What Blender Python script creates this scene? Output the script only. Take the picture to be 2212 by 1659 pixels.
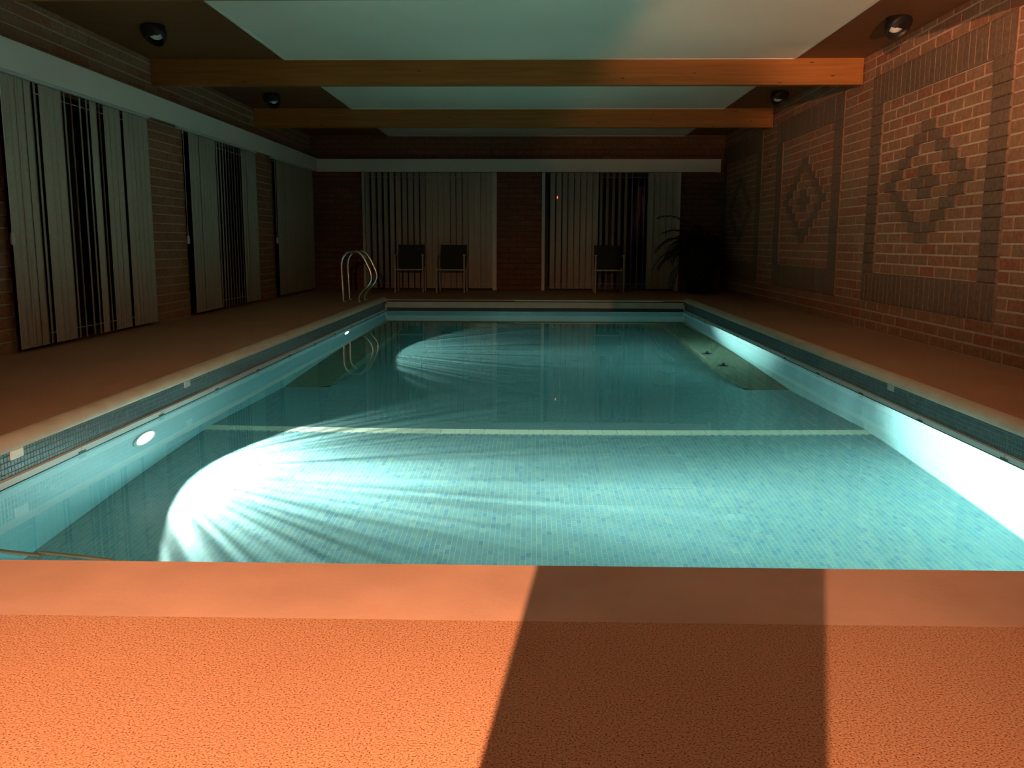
import bpy, bmesh, math, random
import numpy as np
from mathutils import Vector, Matrix
random.seed(7)
rng = np.random.default_rng(7)
PI = math.pi
for o in list(bpy.data.objects):
    bpy.data.objects.remove(o, do_unlink=True)
SC = bpy.context.scene
COL = SC.collection

# ------------------------------------------------------------------ camera
F_PX, YAW, PITCH, ROLL, EYE = 1934.9, -0.02265, 0.1571, -0.00302, 0.85
fw = Vector((math.sin(YAW)*math.cos(PITCH), math.cos(YAW)*math.cos(PITCH), -math.sin(PITCH)))
rt = Vector((math.cos(YAW), -math.sin(YAW), 0))
dn = fw.cross(rt)
r2 = rt*math.cos(ROLL) + dn*math.sin(ROLL)
d2 = -rt*math.sin(ROLL) + dn*math.cos(ROLL)
cam = bpy.data.cameras.new('camera')
cam.sensor_fit = 'HORIZONTAL'; cam.sensor_width = 36; cam.lens = 36*F_PX/2212
cam.clip_start = 0.05; cam.clip_end = 100
camo = bpy.data.objects.new('camera', cam); COL.objects.link(camo)
m = Matrix.Identity(4)
for i in range(3):
    m[i][0] = r2[i]; m[i][1] = -d2[i]; m[i][2] = -fw[i]
m[2][3] = EYE
camo.matrix_world = m
SC.camera = camo

# ------------------------------------------------------------------ world, lamps behind the camera, exposure
w = bpy.data.worlds.new('night'); SC.world = w; w.use_nodes = True
w.node_tree.nodes['Background'].inputs[0].default_value = (0.02, 0.03, 0.05, 1)
w.node_tree.nodes['Background'].inputs[1].default_value = 0.012
SC.view_settings.view_transform = 'Standard'
SC.view_settings.look = 'None'
SC.view_settings.exposure = 0.0
SC.view_settings.gamma = 1.0
SC.view_settings.use_curve_mapping = False
SC.cycles.use_denoising = True
SC.cycles.sample_clamp_indirect = 16.0
SC.cycles.caustics_refractive = True
SC.cycles.caustics_reflective = True
SC.cycles.blur_glossy = 0.3

def spot(name, loc, aim, power, color, half_deg, blend, radius):
    l = bpy.data.lights.new(name, 'SPOT')
    l.energy = power; l.color = color; l.spot_size = math.radians(2*half_deg); l.spot_blend = blend
    l.shadow_soft_size = radius
    o = bpy.data.objects.new(name, l); COL.objects.link(o)
    o.location = loc
    o.rotation_euler = (Vector(aim)-Vector(loc)).to_track_quat('-Z', 'Y').to_euler()
    return o

WARM = (1.0, 0.47, 0.25)
HALL_LAMP = spot('hall_lamp', (-0.376, -1.40, 1.72), (-0.35, 1.25, 0.0), 2000, WARM, 34, 1.0, 0.003)
CEILING_FILL = spot('passage_lamp', (1.545, -1.40, 0.50), (3.0, 7.4, 2.60), 2700, WARM, 24, 1.0, 0.02)  # unseen spot added to warm the right of the ceiling
# the two lamps in the pool wall: a wide cut-off cone and the bright core of its beam
POOL_WHITE = (1.0, 0.98, 0.93)
LAMP_Y = (4.885, 10.41)
XL, XR = -2.18, 2.24                     # pool sides
def ribbed(o, amount=0.75, down=False):
    """the ribbed lens of the pool lamps: intensity varies with the ray's azimuth"""
    l = o.data; l.use_nodes = True; t = l.node_tree; L = t.links
    em = t.nodes.get('Emission')
    tc = t.nodes.new('ShaderNodeTexCoord')
    sp = t.nodes.new('ShaderNodeSeparateXYZ'); L.new(tc.outputs['Normal'], sp.inputs[0])
    at = t.nodes.new('ShaderNodeMath'); at.operation = 'ARCTAN2'; L.new(sp.outputs[RIB[0]], at.inputs[0]); L.new(sp.outputs[RIB[1]], at.inputs[1])
    n = t.nodes.new('ShaderNodeTexNoise'); n.noise_dimensions = '1D'; n.inputs['Scale'].default_value = 16.0; n.inputs['Detail'].default_value = 3.5; n.inputs['Roughness'].default_value = 0.62
    L.new(at.outputs[0], n.inputs['W'])
    mr = t.nodes.new('ShaderNodeMapRange'); mr.inputs[1].default_value = 0.36; mr.inputs[2].default_value = 0.64; mr.inputs[3].default_value = 1-amount; mr.inputs[4].default_value = 1+amount
    L.new(n.outputs[0], mr.inputs[0]); out = mr.outputs[0]
    if down:      # the lens throws most of its stray light down onto the floor below it
        md = t.nodes.new('ShaderNodeMapRange'); md.interpolation_type = 'SMOOTHSTEP'
        md.inputs[1].default_value = 0.25; md.inputs[2].default_value = 0.92; md.inputs[3].default_value = 0.9; md.inputs[4].default_value = 5.0
        dw = t.nodes.new('ShaderNodeMath'); dw.operation = 'MULTIPLY'; dw.inputs[1].default_value = DOWN; L.new(sp.outputs[1], dw.inputs[0]); L.new(dw.outputs[0], md.inputs[0])
        mm = t.nodes.new('ShaderNodeMath'); mm.operation = 'MULTIPLY'; L.new(out, mm.inputs[0]); L.new(md.outputs[0], mm.inputs[1]); out = mm.outputs[0]
    L.new(out, em.inputs['Strength'])
RIB = (0, 2); DOWN = -1.0
for ly, u, mid in zip(LAMP_Y, (54, 17), (4.2, 4)):
    src = (XL+0.014, ly, -0.53)
    o = spot('pool_lamp_wide', src, (XR, ly-0.15, -0.60), 4.2*u, POOL_WHITE, 66.5, 0.03, 0.03); ribbed(o, 0.7, True)
    o = spot('pool_lamp_mid', src, (XR, ly-0.40, -0.66), mid*u, POOL_WHITE, 45, 1.0, 0.03); ribbed(o, 0.35)
    o = spot('pool_lamp_low', src, (XL+1.85, ly-0.22, -1.20), 13*u, POOL_WHITE, 24, 1.0, 0.03); ribbed(o, 0.6)
    spot('pool_lamp_core', src, (XR, ly-0.70, -0.36), (85 if u > 40 else 200)*u, POOL_WHITE, 22, 1.0, 0.03)
spot('hall_ceiling_lamp', (0.1, -2.3, 2.1), (0.3, 1.2, 0.0), 330, (1.0, 0.55, 0.33), 31, 1.0, 0.35)  # unseen fill spot added to lift the shadow on the deck
spot('hall_side_lamp', (-0.325, -1.40, 1.72), (3.33, 7.4, 2.30), 3100, WARM, 16, 1.0, 0.03)  # unseen spot added to light the right brick wall

# ------------------------------------------------------------------ materials
def nt(mat):
    mat.use_nodes = True
    t = mat.node_tree; t.nodes.clear(); return t
def N(t, typ, **kw):
    n = t.nodes.new(typ)
    for k, v in kw.items():
        if k.startswith('in_'):
            n.inputs[int(k[3:])].default_value = v
        else:
            setattr(n, k, v)
    return n
def ramp(t, stops, interp='LINEAR'):
    n = t.nodes.new('ShaderNodeValToRGB'); cr = n.color_ramp; cr.interpolation = interp
    while len(cr.elements) > 1: cr.elements.remove(cr.elements[0])
    cr.elements[0].position = stops[0][0]; cr.elements[0].color = (*stops[0][1], 1)
    for p, c in stops[1:]:
        e = cr.elements.new(p); e.color = (*c, 1)
    return n
def finish(t, bsdf):
    o = t.nodes.new('ShaderNodeOutputMaterial'); t.links.new(bsdf.outputs[0], o.inputs[0])
def plain(name, color, rough=0.6, metallic=0.0, noise=0.12, scale=6.0, bump=0.0, bscale=60.0, spec=0.4, stretch=None):
    mt = bpy.data.materials.new(name); t = nt(mt); L = t.links
    b = N(t, 'ShaderNodeBsdfPrincipled')
    b.inputs['Roughness'].default_value = rough; b.inputs['Metallic'].default_value = metallic
    b.inputs['Specular IOR Level'].default_value = spec
    g = N(t, 'ShaderNodeNewGeometry')
    src = g.outputs['Position']
    if stretch:
        mp = N(t, 'ShaderNodeMapping'); mp.inputs['Scale'].default_value = stretch
        L.new(src, mp.inputs[0]); src = mp.outputs[0]
    n = N(t, 'ShaderNodeTexNoise'); n.inputs['Scale'].default_value = scale; n.inputs['Detail'].default_value = 5
    L.new(src, n.inputs['Vector'])
    c0 = tuple(max(0, c*(1-noise*1.6)) for c in color); c1 = tuple(min(1, c*(1+noise*1.6)) for c in color)
    r = ramp(t, [(0.25, c0), (0.75, c1)])
    L.new(n.outputs[0], r.inputs[0]); L.new(r.outputs[0], b.inputs['Base Color'])
    if bump:
        n2 = N(t, 'ShaderNodeTexNoise'); n2.inputs['Scale'].default_value = bscale; n2.inputs['Detail'].default_value = 3
        L.new(src, n2.inputs['Vector'])
        bp = N(t, 'ShaderNodeBump'); bp.inputs['Strength'].default_value = bump; bp.inputs['Distance'].default_value = 0.01
        L.new(n2.outputs[0], bp.inputs['Height']); L.new(bp.outputs[0], b.inputs['Normal'])
    finish(t, b); return mt

def brick_mat(name, stops):
    mt = bpy.data.materials.new(name); t = nt(mt); L = t.links
    b = N(t, 'ShaderNodeBsdfPrincipled'); b.inputs['Roughness'].default_value = 0.85
    b.inputs['Specular IOR Level'].default_value = 0.2
    oi = N(t, 'ShaderNodeObjectInfo'); at = N(t, 'ShaderNodeAttribute', attribute_name='tone')
    ad = N(t, 'ShaderNodeMath', operation='ADD'); fr = N(t, 'ShaderNodeMath', operation='FRACT')
    L.new(oi.outputs['Random'], ad.inputs[0]); L.new(at.outputs['Fac'], ad.inputs[1]); L.new(ad.outputs[0], fr.inputs[0])
    r = ramp(t, stops); L.new(fr.outputs[0], r.inputs[0])
    g = N(t, 'ShaderNodeNewGeometry')
    n = N(t, 'ShaderNodeTexNoise'); n.inputs['Scale'].default_value = 28; n.inputs['Detail'].default_value = 6
    L.new(g.outputs['Position'], n.inputs['Vector'])
    r2_ = ramp(t, [(0.3, (0.72, 0.72, 0.72)), (0.7, (1.15, 1.12, 1.1))]); L.new(n.outputs[0], r2_.inputs[0])
    mx = N(t, 'ShaderNodeMix', data_type='RGBA', blend_type='MULTIPLY'); mx.inputs[0].default_value = 1
    L.new(r.outputs[0], mx.inputs[6]); L.new(r2_.outputs[0], mx.inputs[7])
    L.new(mx.outputs[2], b.inputs['Base Color'])
    n2 = N(t, 'ShaderNodeTexNoise'); n2.inputs['Scale'].default_value = 90; n2.inputs['Detail'].default_value = 4
    L.new(g.outputs['Position'], n2.inputs['Vector'])
    bp = N(t, 'ShaderNodeBump'); bp.inputs['Strength'].default_value = 0.5; bp.inputs['Distance'].default_value = 0.006
    L.new(n2.outputs[0], bp.inputs['Height']); L.new(bp.outputs[0], b.inputs['Normal'])
    finish(t, b); return mt

M = {}
M['brick'] = brick_mat('brick_clay', [(0.0, (0.35, 0.15, 0.08)), (0.22, (0.37, 0.195, 0.105)), (0.45, (0.32, 0.175, 0.098)),
                                      (0.62, (0.38, 0.21, 0.115)), (0.8, (0.37, 0.135, 0.07)), (1.0, (0.34, 0.185, 0.105))])
M['brick_dark'] = brick_mat('brick_dark_relief', [(0.0, (0.21, 0.132, 0.085)), (0.5, (0.23, 0.145, 0.09)), (1.0, (0.195, 0.13, 0.09))])
M['brick_end'] = brick_mat('brick_clay_end', [(0.0, (0.22, 0.09, 0.055)), (0.4, (0.19, 0.10, 0.062)), (0.75, (0.23, 0.12, 0.07)), (1.0, (0.20, 0.085, 0.05))])  # same clay brick, darkened to stand in for the dim far end
M['mortar'] = plain('mortar', (0.55, 0.41, 0.29), 0.95, noise=0.1, scale=20, bump=0.3, bscale=80)
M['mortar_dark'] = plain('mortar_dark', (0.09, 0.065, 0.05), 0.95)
M['wood_beam'] = None
M['white_board'] = plain('white_board', (0.76, 0.73, 0.63), 0.6, noise=0.03, scale=2)
M['ceiling_white'] = plain('ceiling_white', (0.86, 0.78, 0.63), 0.55, noise=0.05, scale=0.8)
M['slat'] = plain('blind_fabric', (0.50, 0.465, 0.37), 0.85, noise=0.06, scale=30, bump=0.15, bscale=300)
M['pale_plastic'] = plain('pale_plastic', (0.70, 0.68, 0.62), 0.5, noise=0.04)
M['frame_white'] = plain('frame_white', (0.66, 0.63, 0.57), 0.5, noise=0.05)
M['frame_dark'] = plain('frame_dark', (0.05, 0.045, 0.04), 0.6)
M['alu'] = plain('pale_aluminium', (0.46, 0.52, 0.51), 0.4, metallic=0.0, noise=0.05, scale=3)
M['steel'] = plain('polished_steel', (0.75, 0.75, 0.72), 0.22, metallic=1.0, noise=0.03)
M['black'] = plain('black_metal', (0.012, 0.012, 0.013), 0.5)
M['chair_metal'] = plain('chair_metal', (0.33, 0.30, 0.22), 0.45, noise=0.05)
M['chair_mesh'] = plain('chair_mesh', (0.022, 0.028, 0.026), 0.8, noise=0.2, scale=80)
M['leaf'] = plain('palm_leaf', (0.018, 0.03, 0.014), 0.6, noise=0.25, scale=9)
M['pot'] = plain('dark_pot', (0.02, 0.017, 0.014), 0.6)
M['soil'] = plain('soil', (0.02, 0.015, 0.01), 0.95)
M['globe'] = plain('opal_glass', (0.85, 0.86, 0.82), 0.3, noise=0.02)
M['pool_lining'] = None
M['ledge'] = plain('ledge_tile', (0.20, 0.205, 0.14), 0.6, noise=0.08, scale=5)
M['line_tile'] = plain('cream_line_tile', (0.82, 0.77, 0.62), 0.5, noise=0.05, scale=30)
M['grout'] = plain('pale_grout', (0.50, 0.56, 0.53), 0.8, noise=0.06)
M['grout_dark'] = plain('band_grout', (0.30, 0.36, 0.34), 0.8, noise=0.06)
M['slot'] = plain('dark_slot', (0.03, 0.035, 0.03), 0.7)
M['fascia'] = plain('cover_fascia', (0.30, 0.32, 0.26), 0.7, noise=0.06)
M['marker'] = plain('marker_tile', (0.80, 0.78, 0.66), 0.35, noise=0.05, scale=40)
M['marker_dull'] = plain('marker_tile_dull', (0.36, 0.40, 0.33), 0.45, noise=0.08, scale=40)
M['hall_wall'] = plain('hall_wall', (0.03, 0.025, 0.02), 0.9)
M['strap'] = plain('strap_webbing', (0.07, 0.115, 0.09), 0.8)

def wood(name, ca, cb, knots):
    mt = bpy.data.materials.new(name); t = nt(mt); L = t.links
    b = N(t, 'ShaderNodeBsdfPrincipled'); b.inputs['Roughness'].default_value = 0.55; b.inputs['Specular IOR Level'].default_value = 0.3
    g = N(t, 'ShaderNodeNewGeometry')
    mp = N(t, 'ShaderNodeMapping'); mp.inputs['Scale'].default_value = (0.7, 6, 14); L.new(g.outputs['Position'], mp.inputs[0])
    n = N(t, 'ShaderNodeTexNoise'); n.inputs['Scale'].default_value = 2.2; n.inputs['Detail'].default_value = 7; n.inputs['Distortion'].default_value = 0.6
    L.new(mp.outputs[0], n.inputs['Vector'])
    r = ramp(t, [(0.3, ca), (0.72, cb)]); L.new(n.outputs[0], r.inputs[0])
    col = r.outputs[0]
    if knots:
        mk = N(t, 'ShaderNodeMapping'); mk.inputs['Scale'].default_value = (2.1, 0.0, 7.0); L.new(g.outputs['Position'], mk.inputs[0])
        v = N(t, 'ShaderNodeTexVoronoi'); v.inputs['Scale'].default_value = 1.5; v.inputs['Randomness'].default_value = 1
        L.new(mk.outputs[0], v.inputs['Vector'])
        rk = ramp(t, [(0.035, (0.22, 0.18, 0.16)), (0.09, (1, 1, 1))]); L.new(v.outputs['Distance'], rk.inputs[0])
        mx = N(t, 'ShaderNodeMix', data_type='RGBA', blend_type='MULTIPLY'); mx.inputs[0].default_value = 1
        L.new(col, mx.inputs[6]); L.new(rk.outputs[0], mx.inputs[7]); col = mx.outputs[2]
    L.new(col, b.inputs['Base Color']); finish(t, b); return mt
M['wood_beam'] = wood('pine_beam', (0.27, 0.099, 0.017), (0.38, 0.15, 0.030), True)
M['wood_soffit'] = wood('stained_soffit', (0.17, 0.062, 0.022), (0.22, 0.085, 0.03), False)

def mosaic(name, pitch, axes, stops, grout, lines, rough=0.35, off=(0, 0, 0), bond=False, spec=0.5):
    """glazed mosaic: every tile of the grid has its own tone; lines draws the joints where they are too small to build"""
    mt = bpy.data.materials.new(name); t = nt(mt); L = t.links
    b = N(t, 'ShaderNodeBsdfPrincipled'); b.inputs['Roughness'].default_value = rough; b.inputs['Specular IOR Level'].default_value = spec
    g = N(t, 'ShaderNodeNewGeometry')
    mp = N(t, 'ShaderNodeMapping')
    mp.inputs['Location'].default_value = tuple(-o/pitch for o in off)
    mp.inputs['Scale'].default_value = tuple((1/pitch if a else 0.0) for a in axes)
    L.new(g.outputs['Position'], mp.inputs[0])
    if bond:      # tiles twice as long as wide, every other column shifted by half a tile
        sp0 = N(t, 'ShaderNodeSeparateXYZ'); L.new(mp.outputs[0], sp0.inputs[0])
        f0 = N(t, 'ShaderNodeMath', operation='FLOOR'); L.new(sp0.outputs[0], f0.inputs[0])
        h0 = N(t, 'ShaderNodeMath', operation='MULTIPLY'); h0.inputs[1].default_value = 0.5; L.new(f0.outputs[0], h0.inputs[0])
        y0_ = N(t, 'ShaderNodeMath', operation='MULTIPLY_ADD'); y0_.inputs[1].default_value = 0.5; L.new(sp0.outputs[1], y0_.inputs[0]); L.new(h0.outputs[0], y0_.inputs[2])
        cb = N(t, 'ShaderNodeCombineXYZ'); L.new(sp0.outputs[0], cb.inputs[0]); L.new(y0_.outputs[0], cb.inputs[1])
        mp = cb
    fl = N(t, 'ShaderNodeVectorMath', operation='FLOOR'); L.new(mp.outputs[0], fl.inputs[0])
    wn = N(t, 'ShaderNodeTexWhiteNoise', noise_dimensions='3D'); L.new(fl.outputs[0], wn.inputs['Vector'])
    r = ramp(t, stops); L.new(wn.outputs['Value'], r.inputs[0])
    col = r.outputs[0]
    if lines:
        fr = N(t, 'ShaderNodeVectorMath', operation='FRACTION'); L.new(mp.outputs[0], fr.inputs[0])
        sp = N(t, 'ShaderNodeSeparateXYZ'); L.new(fr.outputs[0], sp.inputs[0])
        prev = None
        for i, a in enumerate(axes):
            if not a: continue
            s = N(t, 'ShaderNodeMath', operation='SUBTRACT'); s.inputs[1].default_value = 0.5; L.new(sp.outputs[i], s.inputs[0])
            ab = N(t, 'ShaderNodeMath', operation='ABSOLUTE'); L.new(s.outputs[0], ab.inputs[0])
            if prev is None: prev = ab
            else:
                mxm = N(t, 'ShaderNodeMath', operation='MAXIMUM'); L.new(prev.outputs[0], mxm.inputs[0]); L.new(ab.outputs[0], mxm.inputs[1]); prev = mxm
        rg = ramp(t, [(0.42, (0, 0, 0)), (0.455, (1, 1, 1))]); L.new(prev.outputs[0], rg.inputs[0])
        mx = N(t, 'ShaderNodeMix', data_type='RGBA'); L.new(rg.outputs[0], mx.inputs[0])
        L.new(col, mx.inputs[6]); mx.inputs[7].default_value = (*grout, 1); col = mx.outputs[2]
    L.new(col, b.inputs['Base Color']); finish(t, b); return mt
TILE = 0.0245
FLOOR_STOPS = [(0.0, (0.155, 0.285, 0.315)), (0.25, (0.20, 0.32, 0.325)), (0.5, (0.165, 0.30, 0.335)), (0.72, (0.235, 0.345, 0.33)), (0.88, (0.125, 0.245, 0.31)), (0.95, (0.19, 0.31, 0.33)), (1.0, (0.265, 0.37, 0.345))]
M['floor_tile'] = mosaic('floor_mosaic', TILE, (1, 1, 0), FLOOR_STOPS, (0, 0, 0), False, off=(XL, 0, 0), bond=True)
M['floor_far'] = mosaic('floor_mosaic_far', TILE, (1, 1, 0), FLOOR_STOPS, (0.26, 0.38, 0.39), True, off=(XL, 0, 0), bond=True)
BAND_STOPS = [(0.0, (0.05, 0.095, 0.115)), (0.5, (0.075, 0.13, 0.14)), (0.8, (0.06, 0.11, 0.145)), (1.0, (0.11, 0.165, 0.165))]
M['band_tile'] = mosaic('band_mosaic', TILE, (1, 1, 1), BAND_STOPS, (0, 0, 0), False, rough=0.3)
M['pool_lining'] = mosaic('wall_mosaic', TILE, (0, 1, 1), [(0.0, (0.36, 0.50, 0.55)), (1.0, (0.41, 0.54, 0.58))], (0.45, 0.57, 0.61), True, rough=0.4)
M['pool_end'] = mosaic('end_mosaic', TILE, (1, 0, 1), [(0.0, (0.36, 0.50, 0.55)), (1.0, (0.41, 0.54, 0.58))], (0.45, 0.57, 0.61), True, rough=0.4)

def deck_mat():
    mt = bpy.data.materials.new('pebble_deck'); t = nt(mt); L = t.links
    b = N(t, 'ShaderNodeBsdfPrincipled'); b.inputs['Roughness'].default_value = 0.8; b.inputs['Specular IOR Level'].default_value = 0.25
    g = N(t, 'ShaderNodeNewGeometry')
    mp = N(t, 'ShaderNodeMapping'); mp.inputs['Scale'].default_value = (1, 1, 0.2); L.new(g.outputs['Position'], mp.inputs[0])
    v = N(t, 'ShaderNodeTexVoronoi'); v.inputs['Scale'].default_value = 210; L.new(mp.outputs[0], v.inputs['Vector'])
    n = N(t, 'ShaderNodeTexNoise'); n.inputs['Scale'].default_value = 250; n.inputs['Detail'].default_value = 3; L.new(mp.outputs[0], n.inputs['Vector'])
    n3 = N(t, 'ShaderNodeTexNoise'); n3.inputs['Scale'].default_value = 1.2; n3.inputs['Detail'].default_value = 3; L.new(mp.outputs[0], n3.inputs['Vector'])
    r1 = ramp(t, [(0.36, (0.15, 0.06, 0.03)), (0.45, (0.42, 0.22, 0.125)), (0.58, (0.50, 0.27, 0.155)), (0.72, (0.62, 0.35, 0.215))])
    L.new(n.outputs[0], r1.inputs[0])
    r3 = ramp(t, [(0.3, (0.92, 0.9, 0.9)), (0.7, (1.06, 1.06, 1.06))]); L.new(n3.outputs[0], r3.inputs[0])
    mx = N(t, 'ShaderNodeMix', data_type='RGBA', blend_type='MULTIPLY'); mx.inputs[0].default_value = 1
    L.new(r1.outputs[0], mx.inputs[6]); L.new(r3.outputs[0], mx.inputs[7]); L.new(mx.outputs[2], b.inputs['Base Color'])
    ml = N(t, 'ShaderNodeMath', operation='MULTIPLY_ADD'); ml.inputs[1].default_value = -0.7; L.new(v.outputs['Distance'], ml.inputs[0]); L.new(n.outputs[0], ml.inputs[2])
    bp = N(t, 'ShaderNodeBump'); bp.inputs['Strength'].default_value = 0.28; bp.inputs['Distance'].default_value = 0.004
    L.new(ml.outputs[0], bp.inputs['Height']); L.new(bp.outputs[0], b.inputs['Normal'])
    finish(t, b); return mt
M['deck'] = deck_mat()
M['coping'] = plain('smooth_coping', (0.49, 0.30, 0.215), 0.6, noise=0.13, scale=2.0, bump=0.08, bscale=40)
M['nosing'] = plain('pale_nosing', (0.54, 0.46, 0.35), 0.6, noise=0.08, scale=6)

def water_mat():
    mt = bpy.data.materials.new('pool_water'); t = nt(mt); L = t.links
    f = N(t, 'ShaderNodeFresnel'); f.inputs['IOR'].default_value = 1.333
    rf = N(t, 'ShaderNodeBsdfRefraction'); rf.inputs['Color'].default_value = (0.93, 0.98, 0.93, 1)
    rf.inputs['Roughness'].default_value = 0.0; rf.inputs['IOR'].default_value = 1.333
    gl = N(t, 'ShaderNodeBsdfGlossy'); gl.inputs['Roughness'].default_value = 0.0; gl.inputs['Color'].default_value = (1, 1, 1, 1)
    mx = N(t, 'ShaderNodeMixShader')
    L.new(f.outputs[0], mx.inputs[0]); L.new(rf.outputs[0], mx.inputs[1]); L.new(gl.outputs[0], mx.inputs[2])
    finish(t, mx)
    va = N(t, 'ShaderNodeVolumeAbsorption'); va.inputs['Color'].default_value = (0.12, 0.88, 0.84, 1); va.inputs['Density'].default_value = 0.14
    L.new(va.outputs[0], [n for n in t.nodes if n.type == 'OUTPUT_MATERIAL'][0].inputs['Volume'])
    return mt
M['water'] = water_mat()

def pane_mat(name, tint, ior=1.22):
    mt = bpy.data.materials.new(name); t = nt(mt); L = t.links
    f = N(t, 'ShaderNodeFresnel'); f.inputs['IOR'].default_value = ior
    tr = N(t, 'ShaderNodeBsdfTransparent'); tr.inputs['Color'].default_value = (*tint, 1)
    gl = N(t, 'ShaderNodeBsdfGlossy'); gl.inputs['Roughness'].default_value = 0.0
    mx = N(t, 'ShaderNodeMixShader')
    L.new(f.outputs[0], mx.inputs[0]); L.new(tr.outputs[0], mx.inputs[1]); L.new(gl.outputs[0], mx.inputs[2])
    finish(t, mx); return mt
M['glass'] = pane_mat('window_glass', (0.85, 0.88, 0.86))
M['glass_smoked'] = pane_mat('smoked_glass', (0.52, 0.52, 0.52))
M['glass_tinted'] = pane_mat('tinted_glass', (0.72, 0.72, 0.72))

def emit(name, color, strength):
    mt = bpy.data.materials.new(name); t = nt(mt)
    e = N(t, 'ShaderNodeEmission'); e.inputs[0].default_value = (*color, 1); e.inputs[1].default_value = strength
    finish(t, e); return mt
M['lamp_glow'] = emit('lit_lamp_lens', (1.0, 0.93, 0.88), 14)
M['led'] = emit('red_led', (1.0, 0.12, 0.03), 2.2)

# ------------------------------------------------------------------ mesh helpers
class MB:
    def __init__(s): s.v = []; s.f = []; s.mi = []; s.tone = []
    def face(s, idx, mi=0, tone=0.0): s.f.append(idx); s.mi.append(mi); s.tone.append(tone)
    def box(s, x0, x1, y0, y1, z0, z1, mi=0, tone=0.0):
        b = len(s.v)
        s.v += [(x0,y0,z0),(x1,y0,z0),(x1,y1,z0),(x0,y1,z0),(x0,y0,z1),(x1,y0,z1),(x1,y1,z1),(x0,y1,z1)]
        for q in ((0,3,2,1),(4,5,6,7),(0,1,5,4),(1,2,6,5),(2,3,7,6),(3,0,4,7)):
            s.face(tuple(b+i for i in q), mi, tone)
        return s
    def quad(s, a, b, c, d, mi=0, tone=0.0):
        n = len(s.v); s.v += [a, b, c, d]; s.face((n, n+1, n+2, n+3), mi, tone); return s
    def bar(s, p, q, w, h, mi=0):
        p = Vector(p); q = Vector(q); d = (q-p).normalized()
        u = d.cross(Vector((0, 0, 1)))
        if u.length < 1e-3: u = Vector((1, 0, 0))
        u.normalize(); v = u.cross(d)
        b = len(s.v)
        for e in (p, q):
            for (i, j) in ((-1,-1),(1,-1),(1,1),(-1,1)):
                s.v.append(tuple(e + u*(i*w/2) + v*(j*h/2)))
        for qd in ((0,3,2,1),(4,5,6,7),(0,1,5,4),(1,2,6,5),(2,3,7,6),(3,0,4,7)):
            s.face(tuple(b+i for i in qd), mi)
        return s
    def tube(s, pts, r, n=10, cap=True):
        pts = [Vector(p) for p in pts]; b = len(s.v); prev = None
        for i, p in enumerate(pts):
            d = (pts[min(i+1, len(pts)-1)] - pts[max(i-1, 0)]).normalized()
            if prev is None:
                u = d.cross(Vector((0, 1, 0)))
                if u.length < 1e-3: u = d.cross(Vector((1, 0, 0)))
            else: u = prev - d*prev.dot(d)
            u.normalize(); prev = u; v = d.cross(u)
            rr = r[i] if isinstance(r, (list, tuple)) else r
            for k in range(n):
                a = 2*PI*k/n; s.v.append(tuple(p + u*(math.cos(a)*rr) + v*(math.sin(a)*rr)))
        for i in range(len(pts)-1):
            for k in range(n):
                s.face((b+i*n+k, b+i*n+(k+1)%n, b+(i+1)*n+(k+1)%n, b+(i+1)*n+k))
        if cap:
            s.face(tuple(b+k for k in range(n))[::-1]); e = b+(len(pts)-1)*n
            s.face(tuple(e+k for k in range(n)))
        return s
    def lathe(s, prof, n=24, origin=(0,0,0), rot=None):
        b = len(s.v); o = Vector(origin)
        for (r, z) in prof:
            for k in range(n):
                a = 2*PI*k/n; p = Vector((r*math.cos(a), r*math.sin(a), z))
                if rot is not None: p = rot @ p
                s.v.append(tuple(o+p))
        for i in range(len(prof)-1):
            for k in range(n):
                s.face((b+i*n+k, b+i*n+(k+1)%n, b+(i+1)*n+(k+1)%n, b+(i+1)*n+k))
        return s
    def mesh(s, name, mats, smooth=False):
        me = bpy.data.meshes.new(name); me.from_pydata(s.v, [], s.f)
        for mt in (mats if isinstance(mats, (list, tuple)) else [mats]): me.materials.append(mt)
        if any(s.mi): me.polygons.foreach_set('material_index', s.mi)
        if any(s.tone):
            at = me.attributes.new('tone', 'FLOAT', 'FACE'); at.data.foreach_set('value', s.tone)
        if smooth:
            me.polygons.foreach_set('use_smooth', [True]*len(me.polygons))
        me.update(); return me
    def build(s, name, mats, parent=None, smooth=False, bevel=0.0, loc=None):
        o = bpy.data.objects.new(name, s.mesh(name, mats, smooth)); COL.objects.link(o)
        if parent is not None: o.parent = parent
        if loc is not None: o.location = loc
        if bevel:
            md = o.modifiers.new('bevel', 'BEVEL'); md.width = bevel; md.segments = 2; md.limit_method = 'ANGLE'
        return o
def link_mesh(name, me, parent, loc, scale=None, rot=None):
    o = bpy.data.objects.new(name, me); COL.objects.link(o); o.parent = parent; o.location = loc
    if scale is not None: o.scale = scale
    if rot is not None: o.rotation_euler = rot
    return o
def empty(name, loc=(0,0,0), rz=0.0):
    o = bpy.data.objects.new(name, None); COL.objects.link(o); o.location = loc; o.rotation_euler = (0, 0, rz); o.empty_display_size = 0.2; return o
def tag(o, label=None, cat=None, group=None, kind=None):
    if label: o['label'] = label
    if cat: o['category'] = cat
    if group: o['group'] = group
    if kind: o['kind'] = kind
    return o

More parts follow.
